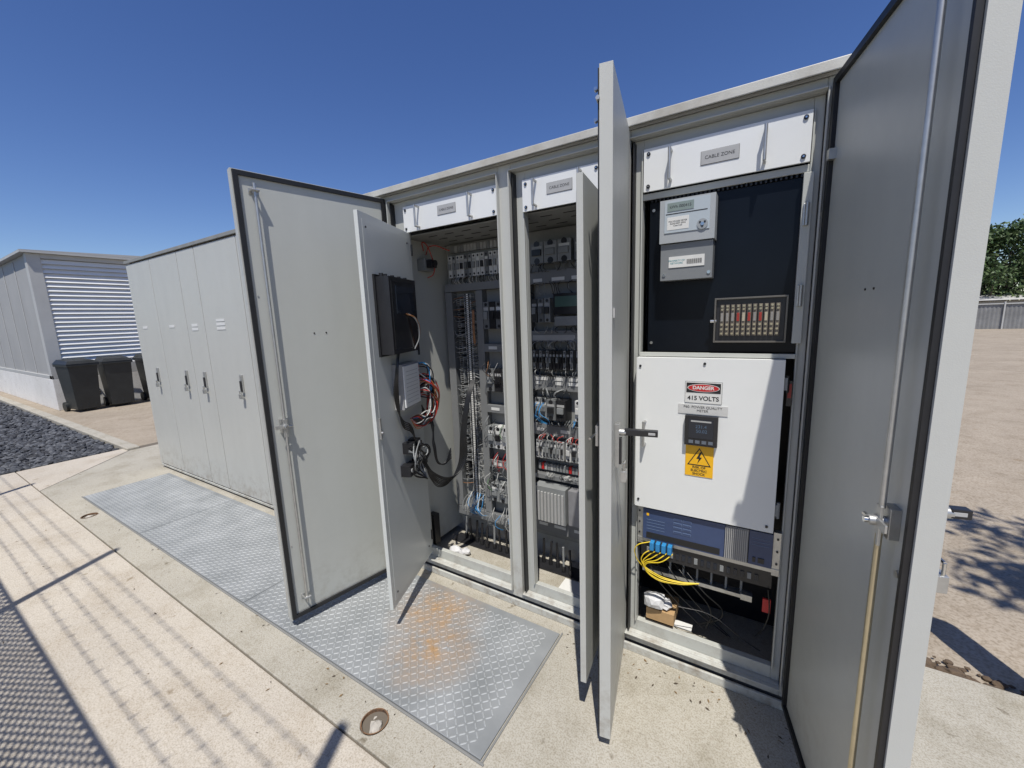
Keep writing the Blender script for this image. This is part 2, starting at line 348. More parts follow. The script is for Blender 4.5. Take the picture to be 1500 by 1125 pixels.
def devrow(x0,x1,z0,z1,n,mats,dep=.06,y=.384,gap=.002,detail=True):
    w=(x1-x0)/n
    for i in range(n):
        m=random.choice(mats); a=x0+i*w+gap; c=x0+(i+1)*w-gap; h=(z1-z0)
        b.box(a,c,y-dep,y,z0,z1,m)
        if detail:
            b.box(a+w*.15,c-w*.15,y-dep-.012,y-dep,z0+h*.36,z0+h*.64,random.choice([m,blackpl,mgrey]))
            lab.box(a+w*.1,c-w*.1,y-dep-.0012,y-dep,z0+h*.68,z0+h*.80,random.choice([label,labelg,labelg]))
            for zz in (z0+h*.1,z0+h*.9): b.cyl(((a+c)/2,y-dep-.001,zz),((a+c)/2,y-dep,zz),w*.22,blackpl,8)
devrow(-1.70,-1.21,1.82,1.95,16,[white2,mgrey,white2,dgrey],.055)
devrow(-1.70,-1.21,1.975,2.015,20,[mgrey,labelg],.02,detail=False)
def termcol(x0,x1,z0,z1,n,mats,y=.384):
    h=(z1-z0)/n
    for i in range(n):
        m=random.choice(mats); z=z0+i*h
        b.box(x0,x1,y-.045,y,z+.0012,z+h-.0012,m)
        b.box(x0+.008,x0+.02,y-.0475,y-.0452,z+.0025,z+h-.0025,inkm); b.box(x1-.02,x1-.008,y-.0475,y-.0452,z+.0025,z+h-.0025,inkm)
        lab.box((x0+x1)/2-.008,(x0+x1)/2+.008,y-.047,y-.0452,z+.002,z+h-.002,label)
termcol(-1.60,-1.545,.36,1.72,110,[white2,mgrey,mgrey,labelg,labelg])
termcol(-1.66,-1.625,.50,1.70,90,[dgrey,blackpl,mgrey])
for (x0,x1,z0,z1,n,ms,dp) in ((-1.44,-1.26,1.50,1.66,4,[blackpl,dgrey],.07),(-1.44,-1.26,1.12,1.26,3,[blackpl,mgrey,dgrey],.07),(-1.44,-1.28,.76,.90,3,[white2,mgrey],.08),(-1.44,-1.26,.40,.52,3,[mgrey,white2,labelg],.07)):
    devrow(x0,x1,z0,z1,n,ms,dp)
devrow(-1.10,-.86,1.845,1.955,3,[mgrey,labelg],.08); devrow(-.85,-.58,1.845,1.955,4,[mgrey,dgrey],.07)
devrow(-1.11,-.99,1.53,1.66,3,[blackpl,mgrey,dgrey],.07); b.box(-.965,-.80,.30,.384,1.57,1.68,blackpl); b.box(-.955,-.81,.297,.3,1.61,1.665,M('relay_green',(.07,.13,.11),.3)); b.box(-.965,-.80,.31,.384,1.51,1.56,mgrey); devrow(-.79,-.58,1.52,1.68,5,[blackpl,dgrey],.07)
devrow(-1.11,-.86,1.27,1.375,12,[blackpl,blackpl,mgrey],.07); devrow(-.85,-.58,1.27,1.375,9,[blackpl,mgrey],.06)
devrow(-1.11,-1.03,.985,1.10,2,[mgrey],.06); devrow(-1.02,-.90,.985,1.10,2,[blackpl,dgrey],.09); devrow(-.86,-.6,.985,1.10,7,[white2,mgrey],.06)
devrow(-1.11,-.93,.74,.85,8,[mgrey,labelg,mgrey,white2],.055); devrow(-.92,-.6,.74,.85,9,[mgrey,white2],.055)
devrow(-1.11,-.6,.66,.70,26,[redl,mgrey,mgrey,labelg],.03,detail=False)
b.box(-1.10,-.90,.27,.384,.375,.59,mgrey)
for k in range(9): b.box(-1.095+k*.0217,-1.082+k*.0217,.262,.27,.38,.56,labelg)
b.box(-.89,-.6,.29,.384,.375,.585,M('psu',(.3,.3,.31),.4,.3,.1,20))
for z in (1.45,1.19,1.215,.915,.325,1.76): 
    x=-1.10
    while x<-.6:
        w=R(.03,.08); lab.box(x,x+w,.329,.3305,z-.01,z+.008,label); x+=w+R(.03,.12)
for z in (1.385,1.005,.645): lab.box(-1.42,-1.36,.329,.3305,z-.008,z+.010,label); lab.box(-1.30,-1.25,.329,.3305,z-.008,z+.010,label)
lab.box(-1.11,-.86,.3275,.3288,1.43,1.46,labelg)
b.done('devices',A,.001); lab.done('device_labels',A,0)
g={m:[] for m in (kwire,wwire,rwire,bwire,owire,gwire,mgrey)}
def rnd(ms): return random.choice(ms)
for k in range(95):
    z=.38+k*.0142
    m=rnd([kwire,wwire,mgrey,kwire,mgrey,mgrey,owire])
    side=rnd([-1,1]); x0=-1.60 if side<0 else -1.545; x1=-1.69 if side<0 else -1.50
    g[m].append([(x0,.345,z),((x0+x1)/2,.325+R(-.008,.008),z+R(-.01,.01)),(x1,.345,z+R(-.02,.02))])
for k in range(60):
    m=rnd([kwire,mgrey,wwire,kwire]); x=R(-1.69,-1.22); z=1.82
    g[m].append([(x,.33,z),(x+R(-.01,.01),.318,z-.02),(x+R(-.01,.01),.345,z-.05)])
for (z0,z1,n,ms) in ((1.845,1.80,30,[kwire,mgrey]),(1.68,1.75,20,[kwire,mgrey]),(1.51,1.47,24,[kwire,mgrey,wwire]),(1.38,1.43,40,[kwire,wwire,mgrey]),(1.27,1.225,30,[kwire,mgrey]),(.985,.94,30,[kwire,bwire,mgrey,kwire]),(1.10,1.16,26,[kwire,kwire,mgrey]),(.85,.89,24,[rwire,wwire,kwire,mgrey]),(.66,.635,24,[kwire,wwire,mgrey])):
    for k in range(n):
        x=R(-1.11,-.6); g[rnd(ms)].append([(x,.325,z0),(x+R(-.02,.02),.30,(z0+z1)/2),(x+R(-.03,.03),.335,z1)])
for k in range(6):
    x=R(-1.10,-1.0); g[bwire].append([(x,.30,1.08),(x-R(0,.03),.27,1.03),(x+R(-.02,.04),.28,.99),(x+.03,.32,.95)])
for (zc,ms,n) in ((1.30,[owire,kwire,kwire,mgrey],9),(.95,[gwire,wwire,kwire,mgrey],8),(.72,[rwire,kwire,rwire,wwire,mgrey],12),(.58,[kwire,gwire,wwire,mgrey],8),(.36,[bwire,wwire,mgrey,mgrey],14)):
    for k in range(n):
        x=R(-1.45,-1.25); z=zc+R(-.05,.02); g[rnd(ms)].append([(x,.31,z),(x+R(-.04,.02),.28+R(-.015,.015),z-.04),(x+R(-.05,.02),.30,z-.09),(x+R(-.04,.04),.34,z-.11)])
for k in range(18):
    x=R(-1.62,-1.50); g[rnd([bwire,wwire,wwire,mgrey])].append([(x,.33,.42),(x+R(-.03,.03),.28,.36),(x+R(-.04,.05),.27,.31),(x+R(-.05,.05),.33,.27)])
wires('wiring',A,g,.0018)
g={owire:[[(-1.53+k*.004,.33,1.62),(-1.528+k*.004,.322,1.5),(-1.53+k*.004,.33,1.40)] for k in range(4)],
   rwire:[[(-1.78,.2,1.98),(-1.74,.16,2.02),(-1.72,.2,1.95),(-1.73,.22,1.84),(-1.76,.2,1.82)],[(-1.78,.22,1.96),(-1.72,.2,2.0),(-1.66,.3,1.98)]]}
wires('looms',A,g,.003)
b=B(); b.box(-1.80,-1.74,.16,.24,1.86,1.93,mgrey); b.box(-1.74,-1.70,.175,.225,1.875,1.92,blackpl); b.cyl((-1.70,.2,1.90),(-1.688,.2,1.90),.018,blackpl,14)
b.box(-1.795,-1.74,.09,.14,.12,.32,blackpl); b.done('isolator_switch',A,.002)
b=B()
for k in range(22):
    x=-1.68+k*.05; 
    if -1.19<x<-1.12: continue
    y=R(.29,.34); b.cyl((x,y,.056),(x,y,.10),.013,blackpl,8); b.cyl((x,y,.10),(x+R(-.01,.01),y,.22),.007,blackpl if k%5 else mgrey,8)
b.box(-1.76,-.56,.27,.37,.056,.064,blackpl)
rock(b,(-1.62,.14,.085),.045,bagm,(1.2,.8,.7)); rock(b,(-1.56,.17,.08),.03,bagm)
b.box(-.9,-.74,.1,.26,.056,.058,label,Matrix.Rotation(.0,4,'Z'))
b.done('cable_glands',A,0)

# ------ bay 3
b=B(); b.box(-.405,.100,.028,.040,1.405,1.985,blackp)
for sz in (1.44,1.955): b.cyl((-.39,.023,sz),(-.39,.028,sz),.006,steel,10)
b.done('meter_panel',A,.001)
b=B()
for k in range(34): b.box(-.40+k*.0145,-.393+k*.0145,.02,.0272,1.985,2.0,blackpl)
b.box(-.43,.104,.012,.021,1.995,2.018,greyin)
b.box(-.43,.10,.0,.02,1.386,1.402,greyin)
b.box(.085,.112,-.004,.027,1.44,1.99,greyin)
for z in (1.60,1.86): b.cyl((.10,-.012,z-.035),(.10,-.012,z+.035),.006,zinc,10); b.box(.09,.104,-.010,-.005,z-.035,z+.035,zinc)
b.done('meter_panel_frame',A,.001)
b=B(); 
b.box(-.352,-.165,-.045,.027,1.815,1.968,M('meter_grey',(.36,.38,.39),.4,0,.03,10)); b.box(-.348,-.169,-.035,.027,1.68,1.812,M('meter_cover',(.20,.21,.215),.35,0,.04,10))
b.box(-.335,-.182,-.0475,-.0452,1.85,1.962,M('meter_face',(.42,.47,.50),.25,0,.03,10)); b.box(-.325,-.235,-.049,-.0476,1.925,1.955,lcd)
b.box(-.33,-.19,-.0483,-.0476,1.915,1.918,inkm); b.cyl((-.205,-.050,1.868),(-.205,-.0452,1.868),.018,M('port_grey',(.3,.32,.33),.3),24); b.cyl((-.205,-.052,1.868),(-.205,-.050,1.868),.006,steel,12)
for (dx,dz) in ((-.006,.005),(.006,.005),(0,-.006)): b.cyl((-.205+dx*1.3,-.0513,1.868+dz*1.3),(-.205+dx*1.3,-.0500,1.868+dz*1.3),.0035,blackpl,8)
b.box(-.325,-.25,-.0483,-.0476,1.86,1.905,label)
b.box(-.318,-.195,-.0375,-.0352,1.725,1.765,label)
for k in range(22): b.box(-.255+k*.0024,-.2542+k*.0024+(.0007 if k%3 else 0),-.0383,-.0376,1.735,1.752,inkm)
for x,z in ((-.335,1.70),(-.18,1.70)): b.cyl((x,-.038,z),(x,-.035,z),.006,steel,10)
b.done('electricity_meter',A,.003)
text('kWh 000415',A,(-.28,-.0493,1.94),.014,ext=.0001); text('POLYPHASE METER\n3x230/400V 50Hz\nClass 0.5S',A,(-.288,-.0486,1.882),.0075,ext=.0001); text('PROPERTY OF\nNETWORK',A,(-.29,-.0378,1.745),.009,M('ink_green',(.02,.25,.28),.6),ext=.0001)
b=B(); b.box(-.152,.062,.0,.027,1.445,1.603,blackpl)
frame=M('block_frame',(.15,.14,.125),.3,.4,.05,10)
b.box(-.158,.068,-.012,.0,1.599,1.605,frame); b.box(-.158,.068,-.012,.0,1.443,1.449,frame); b.box(-.158,-.152,-.012,.0,1.449,1.599,frame); b.box(.062,.068,-.012,.0,1.449,1.599,frame)
dl=M('link_label',(.25,.24,.22),.5); dr=M('link_red',(.30,.03,.02),.5); dy=M('link_cream',(.42,.38,.28),.5)
cs=[dl,dl,dl,dr,dy,dr,dl,dr,dy,dl,dl]
tlm=M('test_link',(.17,.145,.115),.4,.2,.1,20)
for k in range(11):
    x=-.138+k*.0172; b.box(x,x+.0125,-.008,.0,1.468,1.580,tlm); b.box(x+.002,x+.0105,-.0105,-.008,1.52,1.55,cs[k])
    for z in (1.476,1.492,1.508,1.563,1.574): b.cyl((x+.0062,-.012,z),(x+.0062,-.008,z),.004,brass,8)
b.cyl((-.17,-.006,1.522),(-.15,-.006,1.522),.006,steel,8)
b.done('test_block',A,.0008)
b=B(); b.box(-.432,.072,-.032,.0,.742,1.384,white); b.box(-.436,-.4325,-.030,.0,.744,1.382,grey)
for z in (.83,1.30): b.cyl((.082,-.02,z-.03),(.082,-.02,z+.03),.006,blackpl if z>1 else mgrey,10); b.box(.073,.082,-.026,-.016,z-.022,z+.022,mgrey)
b.box(.082,.098,-.012,.005,1.22,1.31,blackpl); b.box(.0845,.0955,-.015,-.012,1.25,1.30,dr)
for x,z in ((-.418,1.35),(-.418,.775),(-.18,1.365),(.05,.765)): b.cyl((x,-.036,z),(x,-.032,z),.005,blackpl,10)
b.cyl((-.395,-.062,1.02),(-.395,-.062,1.125),.005,zinc); b.cyl((-.395,-.062,1.025),(-.395,-.032,1.025),.005,zinc); b.cyl((-.395,-.062,1.12),(-.395,-.032,1.12),.005,zinc)
b.box(-.245,-.118,-.0345,-.0322,1.213,1.295,label); b.box(-.246,-.117,-.0335,-.0321,1.212,1.296,inkm); b.box(-.241,-.122,-.0353,-.0346,1.253,1.291,inkm)
n=32
b.add([(-.1815+.056*math.cos(2*math.pi*k/n),-.0358,1.272+.0155*math.sin(2*math.pi*k/n)) for k in range(n)],[tuple(range(n))],label)
b.add([(-.1815+.0535*math.cos(2*math.pi*k/n),-.0362,1.272+.0135*math.sin(2*math.pi*k/n)) for k in range(n)],[tuple(range(n))],redl)
b.box(-.268,-.095,-.0345,-.0322,1.168,1.206,M('label_pale',(.56,.56,.54),.4,0,.03,30))
b.box(-.24,-.125,-.052,-.032,1.048,1.165,blackpl); b.box(-.226,-.139,-.054,-.052,1.078,1.152,screen)
for k in range(4): b.box(-.224+k*.023,-.208+k*.023,-.0545,-.052,1.057,1.069,M('key_grey',(.12,.14,.17),.4))
b.box(-.218,-.147,-.0544,-.054,1.142,1.148,labelg)
b.box(-.236,-.136,-.0345,-.0322,.918,1.042,yell)
for a,c,m,yy in ((.045,0,inkm,-.0350),(.038,0,yell,-.0354)):
    cx,cz=-.186,.990; b.add([(cx-a*.95,yy,cz-a*.62),(cx+a*.95,yy,cz-a*.62),(cx,yy,cz+a*1.0)],[(0,1,2)],m)
b.add([(-.184,-.0358,1.018),(-.196,-.0358,.990),(-.187,-.0358,.990),(-.193,-.0358,.968),(-.176,-.0358,.997),(-.184,-.0358,.997),(-.177,-.0358,1.018)],[(0,1,2,3,4,5,6)],inkm)
b.done('inner_door',A,.0015)
text('DANGER',A,(-.1815,-.0365,1.272),.0185,label,bold=.0006,ext=.0001); text('415 VOLTS',A,(-.1815,-.0349,1.231),.023,bold=.0005,ext=.0001)
text('P60- POWER QUALITY\nMETER',A,(-.1815,-.0349,1.189),.0135,ext=.0001); text('RISK OF\nELECTRIC\nSHOCK',A,(-.186,-.0349,.941),.0135,bold=.0003,ext=.0001)
text('231.4\n 50.02',A,(-.182,-.0543,1.115),.018,M('screen_digits',(.08,.13,.20),.4),ext=.0001)
b=B(); b.box(-.40,-.085,-.018,.30,.592,.730,blue); b.box(-.083,-.0045,-.018,.30,.592,.730,M('fin_grey',(.2,.21,.23),.35,.4,.05,20)); b.box(-.002,.075,-.018,.30,.592,.730,blue)
for k in range(12): b.box(-.083+k*.0066,-.0805+k*.0066,-.024,-.018,.596,.726,labelg)
for x in (-.425,.076): b.box(x,x+.024,-.006,.02,.56,.735,zinc)
b.box(-.425,.10,-.008,.02,.572,.588,zinc)
for x in (-.417,.09):
    for z in (.61,.66,.71): b.cyl((x,-.010,z),(x,-.006,z),.004,blackpl,8)
lt=M('panel_print',(.14,.20,.31),.4)
for i in range(4):
    for j in range(2):
        b.box(-.275+j*.036,-.243+j*.036,-.0192,-.0182,.645+i*.019,.656+i*.019,lt); b.box(-.274+j*.036,-.244+j*.036,-.0197,-.0193,.6465+i*.019,.6545+i*.019,blue)
for i in range(4): b.box(-.385,-.31,-.0192,-.0182,.640+i*.014,.6415+i*.014,lt)
for i in range(3): b.box(.008,.065,-.0192,-.0182,.675+i*.014,.6765+i*.014,lt)
b.box(.03,.05,-.021,-.018,.605,.625,blackpl); b.box(.012,.022,-.021,-.018,.605,.625,blackpl); b.box(-.385,-.375,-.0192,-.0182,.70,.712,yell)
b.box(-.385,-.10,-.0192,-.0182,.598,.625,inkm)
b.box(-.41,.08,-.0,.28,.50,.568,blackpl)
for k in range(18): b.box(-.385+k*.024,-.372+k*.024,-.004,.0,.52,.545,mgrey if k%4==0 else screen)
b.box(-.41,.02,.03,.07,.405,.42,zinc); b.box(-.02,.02,.02,.05,.405,.43,zinc)
for k in range(6): b.cyl((-.02-k*.055,.05,.41),(-.02-k*.055,.05,.48),.005,mgrey,8)
b.box(.055,.082,-.01,.0,.40,.455,redl)
b.done('rack_server',A,.001)
b=B()
for k in range(4): b.box(-.365+k*.024,-.348+k*.024,-.045,-.018,.555,.592,bwire)
b.done('network_plugs',A,.002)
g={ywire:[],kwire:[],wwire:[]}
for k in range(5):
    x=-.357+k*.021; g[ywire].append([(x,-.03,.555),(x-.035,-.045+R(-.008,.008),.525),(-.395+k*.003,-.04,.485-.003*k),(-.345+R(-.012,.012),-.035,.448-.005*k),(-.26+R(-.02,.02),-.02,.43-.003*k),(-.17,.0,.435)])
g[ywire].append([(-.36,-.03,.59),(-.42,-.045,.56),(-.425,-.03,.50),(-.40,.0,.44)])
for k in range(5): g[kwire].append([(-.40+.03*k,.05,.50),(-.36+.05*k,.0,.42+R(-.02,.02)),(-.28+.05*k,.05,.30),(-.1+R(-.1,.1),.15,.12)])
g[kwire].append([(-.25,.0,.30),(-.12,.03,.285),(.0,.03,.22),(.06,.05,.18)]); g[kwire].append([(.07,-.012,.50),(.078,-.02,.42),(.07,.0,.34),(.04,.1,.2)])
wires('network_cables',A,g,.0022)
b=B(); b.box(-.39,-.27,.03,.16,.17,.225,clear); rock(b,(-.36,.04,.265),.045,bagm,(1.1,.8,.9)); rock(b,(-.31,.06,.25),.03,bagm); b.box(-.40,-.20,.06,.10,.151,.156,label); b.done('cardboard_and_bag',A,.001)

# ------------------------------------------------------------------ doors
def door(name,hx,hy,fx,fy,w,z0,z1,th,inner,mat_in,seal=True,mat_out=None,sh=.012):
    ang=math.atan2(fy-hy,fx-hx); E=empty(name,A,(hx,hy,0),ang)
    s=1 if inner>0 else -1
    ya,yb=sorted((-s*th,0))
    b=B(); b.box(0,w,ya,yb,z0,z1,mat_out or grey)
    ia,ib=sorted((0,s*.001)); 
    b.box(.03,w-.03,ia,ib,z0+.03,z1-.03,mat_in)
    if seal:
        sa,sb=sorted((0,s*sh)); fw=.020 if seal==1 else .010
        b.box(.006,.026,sa,sb,z0+.006,z1-.006,black); b.box(w-.006-fw,w-.006,sa,sb,z0+.006,z1-.006,black)
        b.box(.026,w-.006-fw,sa,sb,z0+.006,z0+.024,black); b.box(.026,w-.006-fw,sa,sb,z1-.026,z1-.006,black)
    b.done('leaf',E,.0025)
    return E,s
def rodlock(E,s,k,z0,z1,zh,w,mrod,gm_=zinc):
    b=B(); y=s*.028
    b.cyl((k,y,z0),(k,y,zh-.03),.0065,mrod,12); b.cyl((k,y,zh+.03),(k,y,z1),.0065,gm_,12)
    for z in (z0+.03,z1-.03):
        a,c=sorted((s*.001,s*.004)); b.box(k-.02,k+.02,a,c,z-.012,z+.012,gm_); b.cyl((k-.012,s*.003,z),(k-.012,s*.04,z),.005,gm_,8); b.cyl((k+.012,s*.003,z),(k+.012,s*.04,z),.005,gm_,8)
        b.cyl((k-.016,s*.036,z),(k+.016,s*.036,z),.006,gm_,8)
    a,c=sorted((s*.001,s*.02)); b.box(k-.018,k+.018,a,c,zh-.035,zh+.035,gm_)
    b.cyl((k,s*.018,zh),(k,s*.05,zh),.011,gm_,14)
    b.box(k-.012,k+.045,*sorted((s*.034,s*.039)),zh-.009,zh+.009,gm_); b.box(k-.010,k+.010,*sorted((s*.028,s*.034)),zh-.055,zh+.035,gm_)
    b.cyl((k-.03,s*.045,zh),(k+.0,s*.045,zh),.005,steel,8)
    b.cyl((k,s*.05,zh),(k,s*.058,zh),.007,steel,6)
    b.done('rod_lock',E,.001)
TH=.038
def handle(E,s,k,z,lever=.135):
    b=B(); o=-s; t=TH
    def bb(x0,x1,a,c,z0,z1,m): b.box(x0,x1,*sorted((o*(t+a),o*(t+c))),z0,z1,m)
    bb(k-.018,k+.018,.0,.014,z-.10,z+.05,zinc)
    bb(k-.012,k+.012,.014,.022,z-.09,z-.0,blackpl)
    if lever:
        b.cyl((k,o*(t+.01),z+.02),(k,o*(t+.035),z+.02),.012,zinc,14)
        bb(k-.011,k+.011,.030,lever,z+.012,z+.032,blackpl)
        bb(k-.0113,k+.0113,lever-.03,lever-.007,z+.017,z+.027,labelg)
    b.cyl((k-.012,o*(t+.03),z-.085),(k-.012,o*(t+.03),z-.115),.0035,steel,8); b.cyl((k+.012,o*(t+.03),z-.085),(k+.012,o*(t+.03),z-.115),.0035,steel,8); b.cyl((k-.013,o*(t+.03),z-.085),(k+.013,o*(t+.03),z-.085),.0035,steel,8)
    bb(k-.018,k+.018,.018,.038,z-.15,z-.112,zinc)
    b.done('swing_handle',E,.0015)
E1,s=door('outer_door_bay_1',-1.85,-.01,-2.0,-.725,.735,.05,2.245,TH,1,greyin)
rodlock(E1,1,.655,.13,2.19,1.08,.735,zinc); 
b=B(); 
for x in (.40,.46): b.cyl((x,.001,1.52),(x,.003,1.52),.004,inkm,8)
b.box(.045,.16,.002,.006,.11,.135,labelg)
for x,z in ((.05,.25),(.69,.45),(.69,1.7),(.05,1.9)): b.cyl((x,.001,z),(x,.003,z),.004,zinc,8)
b.done('leaf_details',E1)
E2,s=door('inner_door_bay_1',-1.69,.005,-1.5,-.49,.525,.135,2.04,.018,1,doorw,False,doorw)
E3,s=door('outer_door_bay_2',-.515,-.012,-.425,-.505,.495,.05,2.245,TH,-1,greyin,2,None,.005)
E3i,s=door('inner_door_bay_2',-.575,.0,-.525,-.435,.435,.17,2.0,.022,-1,greyin,False)
TH4=.042
E4,s=door('outer_door_bay_3',.15,-.016,.279,-.654,.655,.03,2.245,TH4,-1,greyin,2)
handle(E3,-1,.40,1.15)
b=B(); b.cyl((.47,-.004,2.16),(.50,-.004,2.16),.006,zinc); b.box(.455,.47,.038,.043,1.55,1.58,labelg)
for z in (2.10,2.18): b.cyl((.492,-.009,z),(.506,-.009,z),.005,steel,8)
b.cyl((.43,-.02,1.17),(.5,-.03,1.17),.004,steel,8); b.box(.40,.45,-.02,-.001,1.13,1.20,zinc)
b.done('edge_fittings',E3)
rodlock(E4,-1,.585,.10,2.18,1.10,.64,brass)
TH=TH4; handle(E4,-1,.60,1.12,.062)
b=B()
for x in (.33,.375): b.cyl((x,-.003,1.60),(x,-.001,1.60),.003,inkm,8)
for z in (.35,1.1,1.9): b.cyl((-.002,-.005,z-.04),(-.002,-.005,z+.04),.007,mgrey,10)
b.box(.03,.05,-.02,-.001,2.0,2.03,zinc)
b.cyl((.62,-.008,1.0),(.62,-.001,1.0),.008,zinc,8)
b.done('leaf_details',E4)
b=B()
for z in (.3,1.15,2.05): b.cyl((-.012,.0,z-.04),(-.012,.0,z+.04),.007,zinc,10)
b.done('hinges',E1)
# ---- equipment on inner door bay 1 (local +y is the inner face)
b=B()
b.box(.15,.44,.002,.075,1.41,1.77,blackpl); b.box(.165,.425,.0755,.079,1.43,1.75,M('black_gloss',(.016,.016,.018),.18,0,.1,5)); b.box(.20,.39,.079,.083,1.60,1.73,screen)
b.box(.14,.45,.002,.012,1.40,1.78,black)
for x in (.17,.24,.31,.38,.42): b.cyl((x,.03,1.77),(x,.03,1.785),.01,blackpl,8)
b.box(.14,.34,.002,.055,1.12,1.35,M('relay_base',(.3,.3,.3),.4)); b.box(.15,.33,.055,.061,1.13,1.34,white)
for k in range(9): b.box(.17,.31,.0612,.062,1.15+k*.02,1.1515+k*.02,mgrey)
for k in range(10): b.box(.12,.139,.01,.05,1.15+k*.02,1.163+k*.02,random.choice([redl,mgrey,blackpl,owire,white2,bwire]))
for (x,z) in ((.20,.90),(.27,.90),(.17,.78),(.24,.78),(.31,.79)): b.box(x-.022,x+.022,.002,.055,z-.03,z+.03,blackpl); b.cyl((x,.055,z),(x,.062,z),.012,mgrey,10)
b.box(.500,.512,.001,.012,1.02,1.12,zinc); b.cyl((.506,.005,1.05),(.506,.022,1.05),.006,zinc,8)
for x in (.05,.47):
    for z in (.2,1.98): b.cyl((x,.0,z),(x,.004,z),.005,blackpl,8)
for z in (.25,.75,1.4,1.95): b.cyl((.0,.004,z-.03),(.0,.004,z+.03),.006,blackpl,10)
b.done('relay_equipment',E2,.0015)
g={kwire:[],owire:[],rwire:[],bwire:[],wwire:[],mgrey:[]}
for k in range(5):
    o=k*.009; g[kwire].append([(.375-o*.5,.06,1.42),(.39,.05+o*.3,1.33),(.385-o*.5,.03+o*.3,1.18),(.34,.04,1.07-o),(.27,.05,1.02-o),(.25,.06,.93)])
for k in range(9):
    o=k*.008; g[kwire].append([(.22,.05,.86),(.19+R(-.02,.02),.07,.80),(.14,.08+o*.4,.68+o*.5),(.07,.12+o,.60+o),(.0,.18+o,.66+o),(-.03,.22+o*.5,.90),(-.07,.25+o*.4,1.10),(-.13,.27+o*.4,1.20)])
for k in range(7): g[kwire].append([(.12,.05,1.10-.01*k),(.08+R(-.02,.02),.08,1.0),(.10+R(-.02,.02),.10,.86),(.08,.13,.74),(.02,.17,.76+.01*k)])
for m,n in ((rwire,11),(wwire,8),(bwire,2),(owire,4),(kwire,14)):
    for k in range(n):
        z=R(1.15,1.34); g[m].append([(.13,.04,z),(.09+R(-.04,.02),.06+R(0,.05),z-R(-.02,.05)),(.05+R(-.04,.04),.08+R(-.02,.04),z-.13),(.08+R(-.04,.05),.08,1.04+R(-.05,.03)),(.17+R(-.03,.06),.06,1.03+R(-.04,.03)),(.27,.05,1.06)])
for k in range(16): g[rnd([kwire,mgrey,kwire])].append([(R(.15,.33),.05,R(.88,.93)),(R(.12,.35),.09,.85),(R(.15,.33),.06,R(.75,.82)),(.2,.09,.70)])
g[mgrey].append([(.27,.08,1.6),(.23,.10,1.57),(.20,.10,1.48),(.22,.08,1.42)]); g[owire].append([(.30,.082,1.60),(.22,.10,1.57),(.19,.10,1.50),(.2,.08,1.43)])
wires('door_wiring',E2,g,.0032)

# ================================================================== CABINET B (closed)
Bc=empty('electrical_cabinet')
x0,x1=-5.87,-2.075
b=shell(Bc,x0,x1,2.27,grey); b.box(x0,x1,.0,.03,.05,2.27,grey); b.box(x0,x1,-.03,.0,.022,.044,grey)
b.done('carcass',Bc,.003)
b=B(); b.box(x0-.012,x1,-.032,D+.03,2.284,2.302,roofm); b.box(x0-.012,x1,-.04,-.0325,2.274,2.304,M('roof_edge_dark',(.24,.24,.22),.5,0,.1,10)); b.done('roof',Bc,.003)
seams=[-5.87,-5.235,-4.595,-4.235,-3.5,-2.8,-2.075]
TH=0.03
lab=B()
for i,(a,c) in enumerate(zip(seams[:-1],seams[1:])):
    b=B(); b.box(a+.005,c-.005,-.03,-.001,.055,2.262,grey); b.done('door_leaf',Bc,.003)
    hk={0:-5.47,1:-4.76,2:-4.37,3:-3.70}.get(i,c-.09)
    H=empty('handle_mount',Bc,(hk,0,0),0); handle(H,1,0,1.12,lever=0)
    lx={0:-5.62,1:-4.93,2:-4.43,3:-3.93}.get(i,(a+c)/2)
    w=.06 if i<3 else .075
    lab.box(lx-w,lx+w,-.033,-.0302,1.585,1.61,label)
    if i>=2: lab.box(lx-w,lx+w,-.033,-.0302,1.55,1.575,label); 
    if i>=3: lab.box(lx-w,lx+w,-.033,-.0302,1.62,1.64,label)
lab.done('circuit_labels',Bc,0)

# ================================================================== LOUVRED BUILDING
bld=empty('louvred_building')
wall=M('building_panel',(.36,.355,.34),.6,0,.08,1.2,.1,60); lou=M('louvre_slat',(.74,.74,.72),.45,0,.05,3); trim=M('building_trim',(.45,.45,.43),.5,0,.06,3)
bx,by=-12.7,.4; L_,W_=14.,9.
b=B()
b.box(bx-L_,bx,by,by+W_,-.05,.62,basem)
b.box(bx-L_,bx-.12,by+.03,by+W_-.03,.62,3.2,wall)
for k in range(12): b.box(bx-.2-k*1.2-.02,bx-.2-k*1.2+.02,by+.018,by+.03,.70,3.15,trim)
b.box(bx-L_,bx-.0,by-.0,by+.03,.622,.70,trim)
b.box(bx-.18,bx+.0,by,by+.2,.622,3.2,trim); b.box(bx-.12,bx,by+W_-.2,by+W_,.622,3.2,trim)
b.box(bx-.12,bx,by+.2,by+W_-.2,3.11,3.2,trim); b.box(bx-.12,bx-.0,by+.2,by+W_-.2,.622,.86,trim)
b.done('walls',bld,.006)
b=B(); 
for k in range(24):
    z=.865+k*.093
    b.add([(bx-.055,by+.2,z+.085),(bx-.055,by+W_-.2,z+.085),(bx-.005,by+W_-.2,z),(bx-.005,by+.2,z),(bx-.005,by+.2,z+.004),(bx-.005,by+W_-.2,z+.004),(bx-.055,by+W_-.2,z+.093),(bx-.055,by+.2,z+.093)],[(3,2,5,4),(4,5,6,7),(0,3,4,7),(1,6,5,2),(0,1,2,3)],lou)
b.done('louvres',bld)
b=B(); b.box(bx-L_-.1,bx+.08,by-.08,by+W_+.1,3.202,3.25,trim)
